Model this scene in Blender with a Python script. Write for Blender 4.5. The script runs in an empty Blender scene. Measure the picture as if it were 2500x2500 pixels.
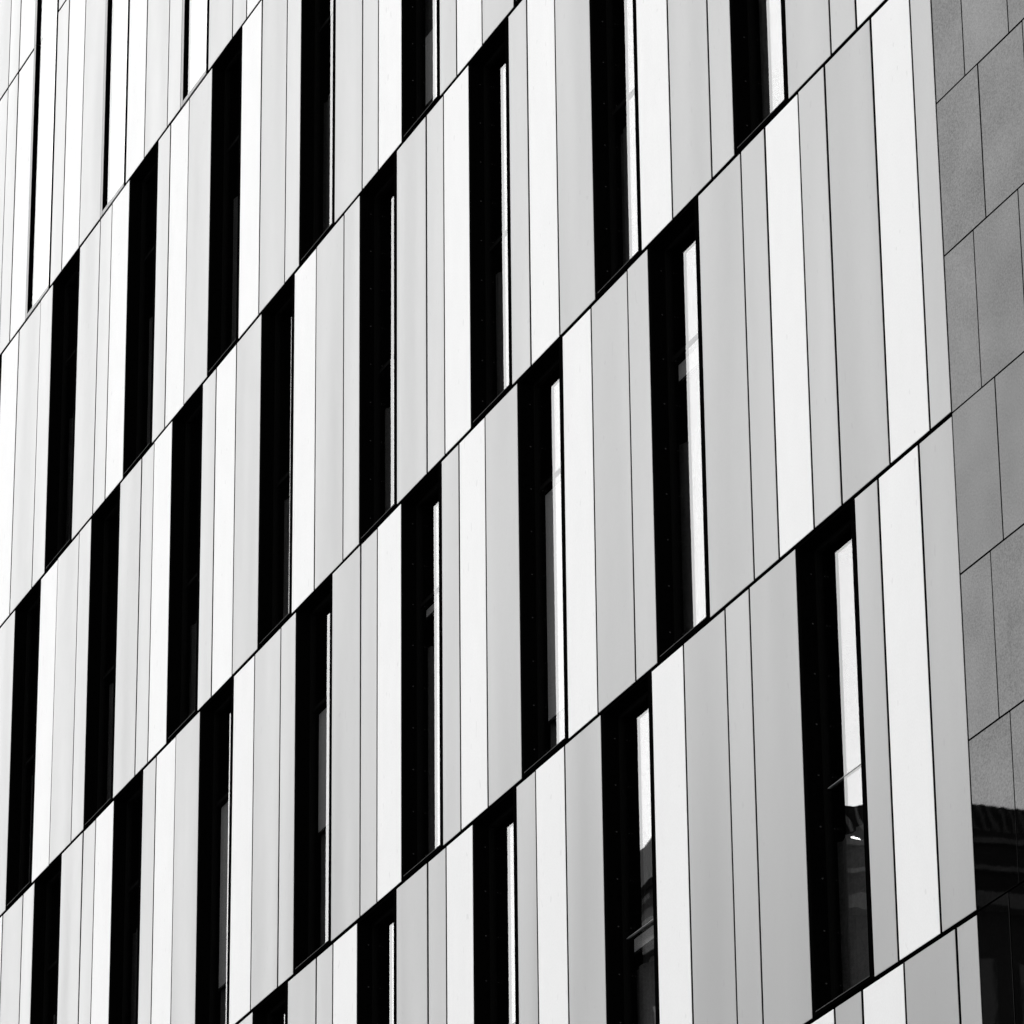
import bpy, math, random
from mathutils import Matrix, Vector

random.seed(7)
scene = bpy.context.scene
C = scene.collection
R = math.radians

# ------------------------------------------------------------------ camera
GROUND = -8.65            # street level, measured from the lowest storey joint (camera 1.6 m above it)
camd = bpy.data.cameras.new("camera")
cam = bpy.data.objects.new("camera", camd)
C.objects.link(cam)
camd.sensor_width = 36.0
camd.sensor_fit = 'HORIZONTAL'
camd.lens = 172.477
camd.clip_start = 0.5
camd.clip_end = 6000
RX = Vector((0.38213734, 0.92405191, -0.00995552))
RY = Vector((-0.37391911, 0.14476271, -0.91609402))
RZ = Vector((-0.84507725, 0.35379629, 0.40083991))
m = Matrix((RX, -RY, -RZ)).transposed().to_4x4()
m.translation = Vector((27.75026567, -14.98198521, -7.05362525 - GROUND))
cam.matrix_world = m
scene.camera = cam

# ------------------------------------------------------------------ sky and sun (black and white photograph: neutral light)
SUN_EL, SUN_AZ = 54.0, 291.0          # azimuth clockwise from +Y
w = bpy.data.worlds.new("World")
scene.world = w
w.use_nodes = True
nt = w.node_tree
nt.nodes.clear()
sky = nt.nodes.new('ShaderNodeTexSky')
sky.sky_type = 'NISHITA'
sky.sun_disc = False
sky.sun_elevation = R(SUN_EL)
sky.sun_rotation = R(SUN_AZ)
sky.air_density = 1.0
sky.dust_density = 3.0
sky.ozone_density = 1.0
bw = nt.nodes.new('ShaderNodeRGBToBW')
bg = nt.nodes.new('ShaderNodeBackground')
bg.inputs['Strength'].default_value = 0.15
wo = nt.nodes.new('ShaderNodeOutputWorld')
nt.links.new(sky.outputs[0], bw.inputs[0])
nt.links.new(bw.outputs[0], bg.inputs['Color'])
nt.links.new(bg.outputs[0], wo.inputs['Surface'])

sd = bpy.data.lights.new("sun", 'SUN')
sd.energy = 0.8
sd.angle = R(14)
sun = bpy.data.objects.new("sun", sd)
C.objects.link(sun)
sdir = Vector((math.sin(R(SUN_AZ)) * math.cos(R(SUN_EL)), math.cos(R(SUN_AZ)) * math.cos(R(SUN_EL)), math.sin(R(SUN_EL))))
sun.rotation_euler = sdir.to_track_quat('Z', 'Y').to_euler()
sun.location = (0, -20, 60)

vs = scene.view_settings
vs.view_transform = 'Standard'
vs.look = 'None'
vs.gamma = 1
vs.use_curve_mapping = False
vs.exposure = 2.08

# ------------------------------------------------------------------ materials
def new_mat(name):
    mt = bpy.data.materials.new(name)
    mt.use_nodes = True
    t = mt.node_tree
    t.nodes.clear()
    out = t.nodes.new('ShaderNodeOutputMaterial')
    return mt, t, out

def obj_coords(t, scale):
    """object coordinates shifted by a random amount for each object"""
    tc = t.nodes.new('ShaderNodeTexCoord')
    oi = t.nodes.new('ShaderNodeObjectInfo')
    ml = t.nodes.new('ShaderNodeMath'); ml.operation = 'MULTIPLY'; ml.inputs[1].default_value = 73.0
    t.links.new(oi.outputs['Random'], ml.inputs[0])
    ad = t.nodes.new('ShaderNodeVectorMath'); ad.operation = 'ADD'
    t.links.new(tc.outputs['Object'], ad.inputs[0])
    t.links.new(ml.outputs[0], ad.inputs[1])
    mp = t.nodes.new('ShaderNodeVectorMath'); mp.operation = 'MULTIPLY'
    mp.inputs[1].default_value = scale
    t.links.new(ad.outputs[0], mp.inputs[0])
    return mp.outputs[0], oi

def noise(t, vec, scale, detail=2.0, rough=0.5):
    n = t.nodes.new('ShaderNodeTexNoise')
    n.inputs['Scale'].default_value = scale
    n.inputs['Detail'].default_value = detail
    n.inputs['Roughness'].default_value = rough
    t.links.new(vec, n.inputs['Vector'])
    return n.outputs['Fac']

def maprange(t, val, a, b, c, d):
    mr = t.nodes.new('ShaderNodeMapRange')
    mr.inputs[1].default_value = a; mr.inputs[2].default_value = b
    mr.inputs[3].default_value = c; mr.inputs[4].default_value = d
    t.links.new(val, mr.inputs[0])
    return mr.outputs[0]

def math_node(t, op, a, b):
    n = t.nodes.new('ShaderNodeMath'); n.operation = op
    for i, v in enumerate((a, b)):
        if isinstance(v, (int, float)): n.inputs[i].default_value = v
        else: t.links.new(v, n.inputs[i])
    return n.outputs[0]

def panel_mat(name, base, var, rough, ior, bump):
    mt, t, out = new_mat(name)
    p = t.nodes.new('ShaderNodeBsdfPrincipled')
    wide, oi = obj_coords(t, (1.6, 1.6, 0.22))       # tall soft waves of the pressed sheet
    fine, _ = obj_coords(t, (1.0, 1.0, 0.35))
    n1 = noise(t, wide, 1.1, 0.4)
    n2 = noise(t, fine, 7.0, 4.0, 0.6)               # faint run-off streaks and dust
    n3 = noise(t, fine, 160.0, 2.0, 0.6)
    per = maprange(t, oi.outputs['Random'], 0, 1, 1 - var, 1 + var)
    k = math_node(t, 'MULTIPLY', per, maprange(t, n2, 0.3, 0.75, 1.008, 0.986))
    k = math_node(t, 'MULTIPLY', k, maprange(t, n3, 0.3, 0.7, 0.97, 1.03))
    k = math_node(t, 'MULTIPLY', k, maprange(t, noise(t, fine, 26.0, 0.0), 0.80, 0.83, 1.0, 0.90))   # odd specks and scuffs
    k = math_node(t, 'MULTIPLY', k, base)
    cc = t.nodes.new('ShaderNodeCombineColor')
    for i in range(3): t.links.new(k, cc.inputs[i])
    t.links.new(cc.outputs[0], p.inputs['Base Color'])
    t.links.new(maprange(t, n2, 0.3, 0.7, rough * 0.97, rough * 1.04), p.inputs['Roughness'])
    p.inputs['IOR'].default_value = ior
    b = t.nodes.new('ShaderNodeBump')
    b.inputs['Strength'].default_value = 1.0
    b.inputs['Distance'].default_value = bump
    t.links.new(n1, b.inputs['Height'])
    t.links.new(b.outputs[0], p.inputs['Normal'])
    t.links.new(p.outputs[0], out.inputs['Surface'])
    return mt

def plain(name, base, rough=0.6, spec=0.3, nscale=None, nvar=0.15):
    mt, t, out = new_mat(name)
    p = t.nodes.new('ShaderNodeBsdfPrincipled')
    p.inputs['Roughness'].default_value = rough
    p.inputs['Specular IOR Level'].default_value = spec
    p.inputs['Base Color'].default_value = (base, base, base, 1)
    if nscale:
        v, _ = obj_coords(t, (1, 1, 1))
        k = math_node(t, 'MULTIPLY', maprange(t, noise(t, v, nscale, 4.0), 0.3, 0.7, 1 - nvar, 1 + nvar), base)
        cc = t.nodes.new('ShaderNodeCombineColor')
        for i in range(3): t.links.new(k, cc.inputs[i])
        t.links.new(cc.outputs[0], p.inputs['Base Color'])
    t.links.new(p.outputs[0], out.inputs['Surface'])
    return mt

MAT = {}
MAT['M'] = panel_mat('white_coated_metal', 0.79, 0.012, 0.40, 1.34, 0.004)
MAT['W'] = panel_mat('grey_coated_metal', 0.265, 0.03, 0.31, 1.63, 0.015)
MAT['N'] = panel_mat('light_grey_coated_metal', 0.295, 0.03, 0.30, 1.63, 0.012)
MAT['edge'] = plain('black_gasket', 0.002, 0.9, 0.0)
MAT['black'] = plain('black_powder_coat', 0.0012, 0.8, 0.0, 30.0, 0.3)
MAT['void'] = plain('black_breather_membrane', 0.003, 0.9, 0.0)
MAT['sash'] = plain('charcoal_sash', 0.003, 0.7, 0.01)
MAT['lip'] = plain('dull_metal_lip', 0.035, 0.6, 0.1)
MAT['silver'] = plain('pale_metal_trim', 0.22, 0.4, 0.4, 12.0)
MAT['rivet'] = plain('worn_rivet', 0.008, 0.4, 0.4)
MAT['blind'] = plain('pale_blind_fabric', 0.26, 0.9, 0.1, 60.0, 0.1)
MAT['curtain'] = plain('dark_curtain', 0.05, 0.9, 0.1, 40.0, 0.2)
MAT['room'] = plain('dim_room', 0.05, 0.9, 0.1)
MAT['asphalt'] = plain('asphalt', 0.05, 0.9, 0.3, 20.0, 0.3)
MAT['paving'] = plain('paving', 0.22, 0.8, 0.3, 6.0, 0.15)
MAT['stone'] = plain('stone_plinth', 0.25, 0.7, 0.3, 4.0, 0.1)
MAT['tower'] = plain('dark_stone', 0.016, 0.8, 0.05, 1.5, 0.3)
MAT['tower_band'] = plain('pale_stone_band', 0.06, 0.7, 0.3, 2.0, 0.2)
MAT['roof'] = plain('lead_roof', 0.008, 0.7, 0.03, 2.0, 0.3)
MAT['rib'] = plain('roof_rib', 0.07, 0.7, 0.05)
MAT['slat'] = plain('pale_slat', 0.08, 0.7, 0.05)
MAT['dark_glass'] = plain('far_glass', 0.012, 0.1, 0.5)

# dark polished cladding of the end bay
mt, t, out = new_mat('dark_polished_cladding')
p = t.nodes.new('ShaderNodeBsdfPrincipled')
v, oi = obj_coords(t, (1, 1, 1))
k = maprange(t, oi.outputs['Random'], 0, 1, 0.001, 0.002)
cc = t.nodes.new('ShaderNodeCombineColor')
for i in range(3): t.links.new(k, cc.inputs[i])
t.links.new(cc.outputs[0], p.inputs['Base Color'])
p.inputs['Roughness'].default_value = 0.006
ir = math_node(t, 'ADD', maprange(t, noise(t, v, 75.0, 3.0, 0.7), 0.3, 0.7, 1.32, 1.62), maprange(t, noise(t, v, 2.0, 1.0), 0.3, 0.7, -0.05, 0.05))
ir = math_node(t, 'ADD', ir, maprange(t, oi.outputs['Random'], 0, 1, -0.04, 0.04))
t.links.new(ir, p.inputs['IOR'])
b = t.nodes.new('ShaderNodeBump'); b.inputs['Strength'].default_value = 1.0; b.inputs['Distance'].default_value = 0.0002
t.links.new(noise(t, v, 2.2, 3.0), b.inputs['Height'])
b2 = t.nodes.new('ShaderNodeBump'); b2.inputs['Strength'].default_value = 0.01; b2.inputs['Distance'].default_value = 0.0004
t.links.new(noise(t, v, 170.0, 2.0), b2.inputs['Height'])
t.links.new(b.outputs[0], b2.inputs['Normal'])
t.links.new(b2.outputs[0], p.inputs['Normal'])
t.links.new(p.outputs[0], out.inputs['Surface'])
MAT['dark'] = mt

# solar-control glazing: strong coated reflection, dim view through
mt, t, out = new_mat('coated_glass')
fr = t.nodes.new('ShaderNodeFresnel'); fr.inputs['IOR'].default_value = 3.8
ge = t.nodes.new('ShaderNodeNewGeometry')
t.links.new(maprange(t, ge.outputs['Backfacing'], 0, 1, 2.2, 1 / 2.2), fr.inputs['IOR'])
tr = t.nodes.new('ShaderNodeBsdfTransparent'); tr.inputs['Color'].default_value = (0.96, 0.96, 0.96, 1)
gl = t.nodes.new('ShaderNodeBsdfGlossy'); gl.inputs['Roughness'].default_value = 0.0
gl.inputs['Color'].default_value = (0.95, 0.95, 0.95, 1)
v, oi = obj_coords(t, (1, 1, 1))
b = t.nodes.new('ShaderNodeBump'); b.inputs['Strength'].default_value = 1.0; b.inputs['Distance'].default_value = 0.0004
t.links.new(noise(t, v, 2.0, 1.0), b.inputs['Height'])
t.links.new(b.outputs[0], gl.inputs['Normal'])
mx = t.nodes.new('ShaderNodeMixShader')
t.links.new(fr.outputs[0], mx.inputs[0])
t.links.new(tr.outputs[0], mx.inputs[1])
t.links.new(gl.outputs[0], mx.inputs[2])
t.links.new(mx.outputs[0], out.inputs['Surface'])
MAT['glass'] = mt

mt, t, out = new_mat('lit_lamp')
em = t.nodes.new('ShaderNodeEmission'); em.inputs['Strength'].default_value = 4.0
t.links.new(em.outputs[0], out.inputs['Surface'])
MAT['lamp'] = mt

# ------------------------------------------------------------------ mesh helpers
class MB:
    def __init__(s): s.v = []; s.f = []; s.m = []
    def box(s, x0, x1, y0, y1, z0, z1, mi=0):
        n = len(s.v)
        s.v += [(x, y, z) for z in (z0, z1) for y in (y0, y1) for x in (x0, x1)]
        for q in ((0, 2, 3, 1), (4, 5, 7, 6), (0, 1, 5, 4), (1, 3, 7, 5), (3, 2, 6, 7), (2, 0, 4, 6)):
            s.f.append(tuple(n + i for i in q)); s.m.append(mi)
    def quad(s, a, b, c, d, mi=0):
        n = len(s.v); s.v += [a, b, c, d]; s.f.append((n, n + 1, n + 2, n + 3)); s.m.append(mi)
    def build(s, name, mats, parent=None, loc=(0, 0, 0)):
        me = bpy.data.meshes.new(name)
        me.from_pydata(s.v, [], s.f)
        for mm in (mats if isinstance(mats, (list, tuple)) else [mats]): me.materials.append(mm)
        me.polygons.foreach_set('material_index', s.m)
        me.update()
        o = bpy.data.objects.new(name, me)
        C.objects.link(o)
        o.parent = parent
        o.location = loc
        return o

def link_mesh(name, me, parent, loc=(0, 0, 0)):
    o = bpy.data.objects.new(name, me); C.objects.link(o); o.parent = parent; o.location = loc
    return o

def empty(name, loc):
    o = bpy.data.objects.new(name, None); C.objects.link(o); o.location = loc
    return o

# ------------------------------------------------------------------ ground
g = MB(); g.quad((-3000, -3000, 0), (3000, -3000, 0), (3000, 3000, 0), (-3000, 3000, 0))
o = g.build('street', MAT['asphalt']); o['kind'] = 'structure'
g = MB(); g.box(-60, 60, -4.5, 0.0, 0.004, 0.13)
o = g.build('pavement', MAT['paving']); o['kind'] = 'structure'
g = MB(); g.box(-110, 60, -27.4, -22.5, 0.004, 0.13)
o = g.build('pavement', MAT['paving']); o['kind'] = 'structure'

# ------------------------------------------------------------------ the panelled building
H = 3.7                   # storey height
Z0 = -GROUND              # height of storey joint 0
UL, UR = -30.0, 5.0
NV = 8
HG = 0.036                # open storey joint
VG = 0.030                # open panel joint
PT = 0.035                # panel thickness
CORE = 0.85
D_DEEP, D_FLAT = 0.15, 0.030

bld = empty('office_building', (0, 0, 0))
bld['label'] = 'white and grey panel-clad office block with staggered tall dark slit windows'
bld['category'] = 'building'

# storeys from top to bottom: windows (start, end, order of the panels that follow); M white, W wide grey, N narrow grey
NOM = {'N': 0.437, 'M': 0.633, 'W': 0.772, 'K': 0.965}
CYC = {'MWN': 'WNM', 'WNM': 'NMW', 'NMW': 'MWN'}
PREV = {v_: k_ for k_, v_ in CYC.items()}
FLAT = [(-22.984, -22.013, 'NMW'), (-20.116, -19.206, 'MWN'), (-17.295, -16.391, 'WNM')]
ROWS = {
    7: FLAT, 6: FLAT, 5: FLAT,
    4: [(-24.90, -23.939, 'MWN'), (-21.875, -20.877, 'WNM'), (-19.036, -18.058, 'NMW'), (-16.242, -15.285, 'MWN'),
        (-13.455, -12.472, 'WNM'), (-10.642, -9.683, 'NMW'), (-7.860, -6.900, 'MWN')],
    3: [(-22.987, -22.024, 'MWN'), (-20.129, -19.129, 'WNM'), (-17.352, -16.387, 'NMW'), (-14.561, -13.607, 'MWN'),
        (-11.753, -10.793, 'WNM'), (-8.957, -8.014, 'NMW'), (-6.170, -5.221, 'MWN'), (-3.385, -2.410, 'WNM')],
    2: [(-24.70, -23.710, 'MWN'), (-21.896, -20.907, 'WNM'), (-19.075, -18.117, 'NMW'), (-16.280, -15.282, 'MWN'),
        (-13.462, -12.470, 'WNM'), (-10.665, -9.685, 'NMW'), (-7.879, -6.904, 'MWN'),
        (-5.087, -4.103, [('W', -3.283), ('N', -2.836), ('M', -2.230), ('N', -1.760), ('W', -0.974), ('M', -0.339), ('N', 0.0)])],
    1: [(-14.580, -13.620, 'WNM'), (-11.782, -10.804, 'WNM'), (-8.986, -8.023, 'NMW'),
        (-6.209, -5.219, [('M', -4.595), ('W', -3.815), ('N', -3.373), ('W', -2.547)]),
        (-2.547, -1.566, [('N', -1.175), ('M', -0.528), ('W', 0.0)])],
    0: [(-5.02, -4.05, [('N', -3.60), ('W', -2.83), ('M', -2.198), ('N', -1.758), ('M', -1.104), ('W', -0.317), ('N', 0.0)])],
}

def layout(v):
    ks = list(ROWS[v])
    while ks[0][0] - 2.8 > UL:                       # carry the pattern on to the left, out of the picture
        a, b_, od = ks[0]
        ks.insert(0, (a - 2.8, a - 2.8 + 0.965, PREV.get(od, 'WNM') if isinstance(od, str) else 'WNM'))
    while isinstance(ks[-1][2], str) and ks[-1][1] + 1.85 + 0.97 < -0.4:      # and to the right
        a, b_, od = ks[-1]
        ks.append((a + 2.79, a + 2.79 + 0.965, CYC[od]))
    cells = []
    first = ks[0][0]
    od = PREV.get(ks[0][2], 'WNM')
    x = first
    for ch in reversed(od):
        if x - NOM[ch] < UL: break
        cells.append((ch, x - NOM[ch], x)); x -= NOM[ch]
    cells.append(('W', UL, x))
    for i, (a, b_, od) in enumerate(ks):
        cells.append(('K', a, b_))
        if isinstance(od, str):
            end = ks[i + 1][0] if i + 1 < len(ks) else None
            if end is None:
                x = b_
                for ch in od:
                    nx = min(x + NOM[ch], 0.0)
                    if 0.0 - nx < 0.12: nx = 0.0
                    if nx > x: cells.append((ch, x, nx))
                    x = nx
                if x < 0: cells.append(('N', x, 0.0))
            else:
                s = (end - b_) / sum(NOM[c_] for c_ in od)
                x = b_
                for ch in od:
                    cells.append((ch, x, x + NOM[ch] * s)); x += NOM[ch] * s
        else:
            x = b_
            for ch, e in od:
                cells.append((ch, x, e)); x = e
    return sorted(cells, key=lambda c_: c_[1])

def panel_mesh(wd, ht, th=PT, ch=0.0025):
    b = MB()
    x0, x1, z0, z1 = 0, wd, 0, ht
    f = [(x0 + ch, 0, z0 + ch), (x1 - ch, 0, z0 + ch), (x1 - ch, 0, z1 - ch), (x0 + ch, 0, z1 - ch)]
    e = [(x0, ch, z0), (x1, ch, z0), (x1, ch, z1), (x0, ch, z1)]
    k = [(x0, th, z0), (x1, th, z0), (x1, th, z1), (x0, th, z1)]
    b.v = f + e + k
    b.f = [(0, 1, 2, 3)]; b.m = [0]
    for i in range(4):
        j = (i + 1) % 4
        b.f.append((4 + i, 4 + j, j, i)); b.m.append(0)
        b.f.append((8 + i, 8 + j, 4 + j, 4 + i)); b.m.append(1)
    return b

# shared bits of the windows
rv = MB()
for k in range(9):
    z = 0.25 + k * 0.40
    rv.box(0, 0.004, -0.006, 0.006, z - 0.005, z + 0.005)
rvm = rv.build('rivet_row', MAT['rivet']); rivet_mesh = rvm.data; bpy.data.objects.remove(rvm)

# blinds that show through the glass: (storey, nearest window start) -> (top, bottom) as a share of the storey
BLINDS = {(2, -10.665): (0.700, 0.680), (2, -7.879): (0.698, 0.135), (2, -5.087): (0.700, 0.660), (2, -13.462): (0.700, 0.375),
          (2, -16.280): (0.705, 0.190), (4, -10.642): (0.30, 0.10), (1, -6.209): (0.47, 0.44)}

def window(v, a, b_):
    """opening with a black folded-metal surround, sash, two sheets of glass, curtain and sometimes a blind"""
    wd = b_ - a; ht = H - HG
    flat = v >= 5
    D = D_FLAT if flat else D_DEEP
    fl, frr, ft, fb = (0.072, 0.058, 0.012, 0.050) if flat else (0.050, 0.058, 0.010, 0.026)
    if v == 5: ft = 0.0; ht = H - 0.006
    if v == 6: fb = 0.0
    loc = (a, 0.0, Z0 + v * H + HG / 2)
    s = MB()
    back = D + 0.06
    if flat:
        s.box(fl, fl + 0.004, 0.0015, back, fb, ht - ft)
        s.box(wd - frr, wd - 0.003, 0.0, back, 0, ht)
        if ft: s.box(fl, wd - frr, 0.001, back, ht - ft, ht)
    else:
        s.box(0.003, fl, 0.0, back, 0, ht)
        s.box(wd - frr, wd - 0.003, 0.0, back, 0, ht)
        s.box(fl, wd - frr, 0.001, back, ht - ft, ht)
        s.box(fl, wd - frr, 0.001, back, 0, fb)
    root = s.build('window', MAT['black'], bld, loc)
    if flat:
        q = MB(); q.box(0.003, fl, 0.0, back, 0, ht); (fb and q.box(fl, wd - frr, 0.002, back, 0, fb))
        q.build('pale_trim', MAT['silver'], root)
    else:
        q = MB(); q.box(fl, wd - frr, -0.001, 0.012, fb + 0.0005, fb + 0.006)
        q.build('sill_lip', MAT['lip'], root)
    tz = (0.471 if v % 2 else 0.712) * H
    if not flat:
        q = MB()
        y0, y1 = D - 0.022, D + 0.03
        q.box(fl, fl + 0.034, y0, y1, fb, ht - ft)
        q.box(wd - frr - 0.034, wd - frr, y0, y1, fb, ht - ft)
        q.box(fl + 0.034, wd - frr - 0.034, y0 + 0.001, y1, ht - ft - 0.034, ht - ft)
        q.box(fl + 0.034, wd - frr - 0.034, y0 + 0.001, y1, fb, fb + 0.034)
        q.build('sash', MAT['sash'], root)
        q = MB(); q.box(fl + 0.034, wd - frr - 0.034, (D - 0.002 if v == 1 else D + 0.003), D + 0.018, tz - (0.0025 if v == 1 else 0.02), tz + (0.0025 if v == 1 else 0.02))
        q.build('transom', MAT['silver'] if v == 1 else MAT['sash'], root)
        if a > -12.5: link_mesh('rivet_row', rivet_mesh, root, (fl, D * 0.62, 0))
        tg = 0.0027 if v == 1 else 0.0004
        panes = ((fb + 0.034, tz - tg), (tz + tg, ht - ft - 0.034))
        xa, xb = fl + 0.034, wd - frr - 0.034
    else:
        panes = ((fb, ht - ft),)
        xa, xb = fl + 0.004, wd - frr
    for z0, z1 in panes:
        q = MB()
        for y in (D, D + 0.013):
            q.quad((xa, y, z0), (xb, y, z0), (xb, y, z1), (xa, y, z1))
        pn = q.build('pane', MAT['glass'], root)
        pn.rotation_euler = (random.uniform(-1, 1) * 0.0008, 0, random.uniform(-1, 1) * 0.0008)
    # curtain with soft folds
    q = MB(); n = 22; yb = D + 0.10
    pts = []
    ph = random.uniform(0, 6)
    ct = ht if flat else min(tz, 0.62 * H) - random.uniform(0.05, 0.45)
    for i in range(n + 1):
        x = 0.01 + (wd - 0.02) * i / n
        pts.append((x, yb + 0.018 * math.sin(i * 1.35 + ph) + 0.008 * math.sin(i * 2.9)))
    for (xa_, ya), (xb_, yb_) in zip(pts, pts[1:]):
        q.quad((xa_, ya, 0.0), (xb_, yb_, 0.0), (xb_, yb_, ct), (xa_, ya, ct))
    q.build('curtain', MAT['curtain'], root)
    for (bv, ba), (t0, t1) in BLINDS.items():
        if bv == v and abs(ba - a) < 0.05:
            q = MB(); q.box(fl + 0.05, wd - frr - 0.02, D + 0.055, D + 0.059, t1 * H, t0 * H)
            bl = q.build('roller_blind', MAT['blind'], root)
            q = MB(); q.box(fl + 0.05, wd - frr - 0.02, D + 0.050, D + 0.064, t1 * H - 0.03, t1 * H - 0.001)
            q.build('hem_bar', MAT['sash'], root)
    return root

wall = MB()
for v in range(NV):
    zb = Z0 + v * H
    run = UL
    for kind, a, b_ in layout(v):
        if kind == 'K':
            if a > run: wall.box(run, a, PT + 0.012, CORE, zb, zb + H)
            run = b_
            window(v, a, b_)
        else:
            wd = b_ - a - VG; ht = H - HG
            o = panel_mesh(wd, ht).build('panel', [MAT[kind], MAT['edge']], bld, (a + VG / 2, random.uniform(0, 0.0025), zb + HG / 2))
            o.rotation_euler = (R(random.uniform(-0.05, 0.05)), 0, R(random.uniform(-0.12, 0.12)))
    wall.box(run, UR, PT + 0.012, CORE, zb, zb + H)
wall.build('backing_wall', MAT['void'], bld)
TOP = Z0 + NV * H

# end bay of dark polished panels, three courses to a storey, joints staggered
DG = 0.014
for v in range(NV):
    for c in range(3):
        zb = Z0 + v * H + c * H / 3
        idx = v * 3 + c
        first = 0.452 if (idx % 2 == 0) else 0.648
        if idx == 3: first = 0.605
        x = 0.0
        xs = [0.0, first]
        while xs[-1] + 0.672 < UR: xs.append(xs[-1] + 0.672)
        xs.append(UR)
        for a, b_ in zip(xs, xs[1:]):
            g0 = 0.008 if a == 0 else DG / 2
            o = panel_mesh(b_ - a - g0 - DG / 2, H / 3 - DG, PT, 0.0006).build('dark_panel', [MAT['dark'], MAT['edge']], bld,
                                                          (a + g0, 0.001 + random.uniform(0, 0.001), zb + DG / 2))
            o.rotation_euler = (R(random.uniform(-0.06, 0.06)), 0, R(random.uniform(-0.10, 0.10)))

core = MB()
core.box(UL, UR, CORE + 0.002, 14.0, 0.0, TOP + 0.3)
core.build('core', MAT['room'], bld)
pl = MB(); pl.box(UL, UR, -0.03, CORE, 0.0, Z0 - 0.02); pl.build('plinth', MAT['stone'], bld)
pl = MB(); pl.box(UL - 0.1, UR + 0.1, -0.08, CORE + 0.001, TOP + 0.02, TOP + 0.32); pl.build('coping', MAT['silver'], bld)

# ------------------------------------------------------------------ the building across the street (seen in the reflections)
OX, OY, OZ = -70.3, -35.76, 37.25
HV = 4.0          # centre of the dome
opp = empty('corner_building', (OX, OY, 0))
opp['label'] = 'dark domed corner building mirrored in the lower right glass and polished panels'
opp['category'] = 'building'
RAD = 7.2
def ring(mb, r0, r1, z0, z1, n=64, mi=0):
    for i in range(n):
        p0 = 2 * math.pi * i / n; p1 = 2 * math.pi * (i + 1) / n
        mb.quad((r0 * math.cos(p0), r0 * math.sin(p0), z0), (r0 * math.cos(p1), r0 * math.sin(p1), z0),
                (r1 * math.cos(p1), r1 * math.sin(p1), z1), (r1 * math.cos(p0), r1 * math.sin(p0), z1), mi)
b = MB(); ring(b, RAD, RAD, 0, OZ); b.build('drum_wall', MAT['tower'], opp)
for z, hh, ex in ((OZ, 0.35, 0.45), (OZ - 5.0, 0.4, 0.35), (OZ - 9.0, 0.3, 0.25)):
    b = MB(); ring(b, RAD, RAD + ex, z - hh, z - hh); ring(b, RAD + ex, RAD + ex, z - hh, z); ring(b, RAD + ex, RAD, z, z)
    b.build('cornice', MAT['tower_band'], opp)
NB = 16
prof = [(RAD * math.cos(i / NB * math.pi / 2), OZ + 0.01 + HV * math.sin(i / NB * math.pi / 2)) for i in range(NB + 1)]
dome = MB()
for (r0, z0), (r1, z1) in zip(prof, prof[1:]): ring(dome, r0, r1, z0, z1)
dm = dome.build('dome', MAT['roof'], opp)
for ang, hh in ((45.0, 0.16), (22.0, 0.12), (10.0, 0.10)):      # hoops round the dome
    b = MB(); r_ = RAD * math.cos(R(ang)) + 0.10; z_ = OZ + HV * math.sin(R(ang))
    ring(b, r_ - 0.12, r_, z_ - 0.01, z_ - 0.01); ring(b, r_, r_, z_ - 0.01, z_ + hh); ring(b, r_, r_ - 0.3, z_ + hh, z_ + hh)
    b.build('hoop', MAT['tower_band'], dm)
for k in range(60):                        # standing seams on the cap
    an = 2 * math.pi * k / 60
    c, s_ = math.cos(an), math.sin(an)
    b = MB()
    for (r0, z0), (r1, z1) in zip(prof[8:], prof[9:]):
        def P(r, z, t_): return ((r + 0.07) * c - t_ * s_, (r + 0.07) * s_ + t_ * c, z + 0.07)
        w0, w1 = 0.11 * r0 / RAD + 0.01, 0.11 * r1 / RAD + 0.01
        b.quad(P(r0, z0, -w0), P(r0, z0, w0), P(r1, z1, w1), P(r1, z1, -w1))
    b.build('rib', MAT['rib'], dm)
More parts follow.
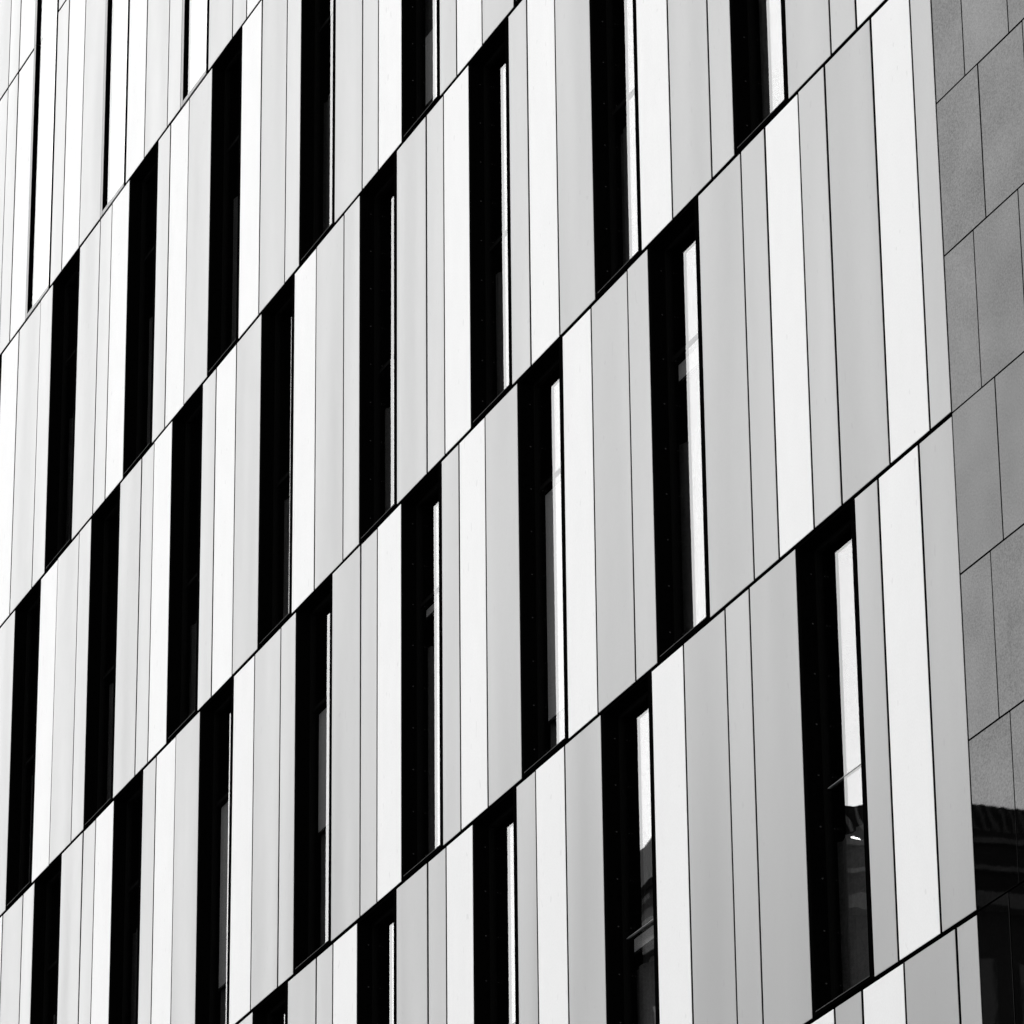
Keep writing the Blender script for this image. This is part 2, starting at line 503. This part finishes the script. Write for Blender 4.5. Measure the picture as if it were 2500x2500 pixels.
# slatted screen round the dome above a pale gutter
PR, PZ0, PZ1 = 6.25, 38.92, 39.84
b = MB(); ring(b, PR, PR, PZ0, PZ1); ring(b, PR, PR - 0.4, PZ1, PZ1); b.build('screen', MAT['roof'], opp)
b = MB(); ring(b, PR, PR + 0.12, PZ0 - 0.1, PZ0 - 0.1); ring(b, PR + 0.12, PR + 0.12, PZ0 - 0.1, PZ0 + 0.03); ring(b, PR + 0.12, PR, PZ0 + 0.03, PZ0 + 0.03)
b.build('gutter', MAT['slat'], opp)
sm = MB(); sm.v = [(x + sh, y, z) for z, sh in ((0, 0.0), (PZ1 - PZ0 - 0.08, -0.30)) for y in (-0.03, 0.0) for x in (-0.04, 0.04)]
sm.f = [(0, 2, 3, 1), (4, 5, 7, 6), (0, 1, 5, 4), (1, 3, 7, 5), (3, 2, 6, 7), (2, 0, 4, 6)]; sm.m = [0] * 6
so = sm.build('slat', MAT['slat']); slat_mesh = so.data; bpy.data.objects.remove(so)
for k in range(150):
    an = 2 * math.pi * k / 150
    o = link_mesh('slat', slat_mesh, opp, ((PR + 0.02) * math.cos(an), (PR + 0.02) * math.sin(an), PZ0 + 0.04))
    o.rotation_euler = (0, 0, an - math.pi / 2)
for k in range(24):
    an = 2 * math.pi * k / 24
    for z0 in (OZ - 4.0, OZ - 8.2, OZ - 12.6):
        b = MB(); b.box(-0.5, 0.5, -0.06, 0.1, 0, 2.5)
        o = b.build('drum_window', MAT['dark_glass'], opp, ((RAD + 0.02) * math.cos(an), (RAD + 0.02) * math.sin(an), z0))
        o.rotation_euler = (0, 0, an + math.pi / 2)
# straight wing beside the drum, its front parallel to the street
WY = 6.76; WT = 39.9
b = MB(); b.box(-5.2, 3.4, -10, WY, 0, WT); b.build('wing_wall', MAT['tower'], opp)
for z, hh, mm in ((WT + 0.01, 0.9, 'rib'), (WT - 2.2, 0.35, 'tower_band'), (WT - 3.4, 0.3, 'tower_band'), (WT - 7.4, 0.3, 'tower_band')):
    b = MB(); b.box(-5.3, 3.5, WY - 0.1, WY + 0.25, z - hh, z + 0.02); b.build('wing_band', MAT[mm], opp)
for z in (WT - 6.6, WT - 10.6, WT - 14.6):
    for k in range(4):
        b = MB(); b.box(-0.5, 0.5, -0.05, 0.08, 0, 2.2); b.build('wing_window', MAT['dark_glass'], opp, (-4.2 + k * 2.2, WY, z))
b = MB(); b.box(-0.06, 0.06, -0.05, 0.05, -0.035, 0.035)
o = b.build('lamp', MAT['lamp'], opp, (5.23, 3.82, 38.95)); o.rotation_euler = (0, 0, R(-62))
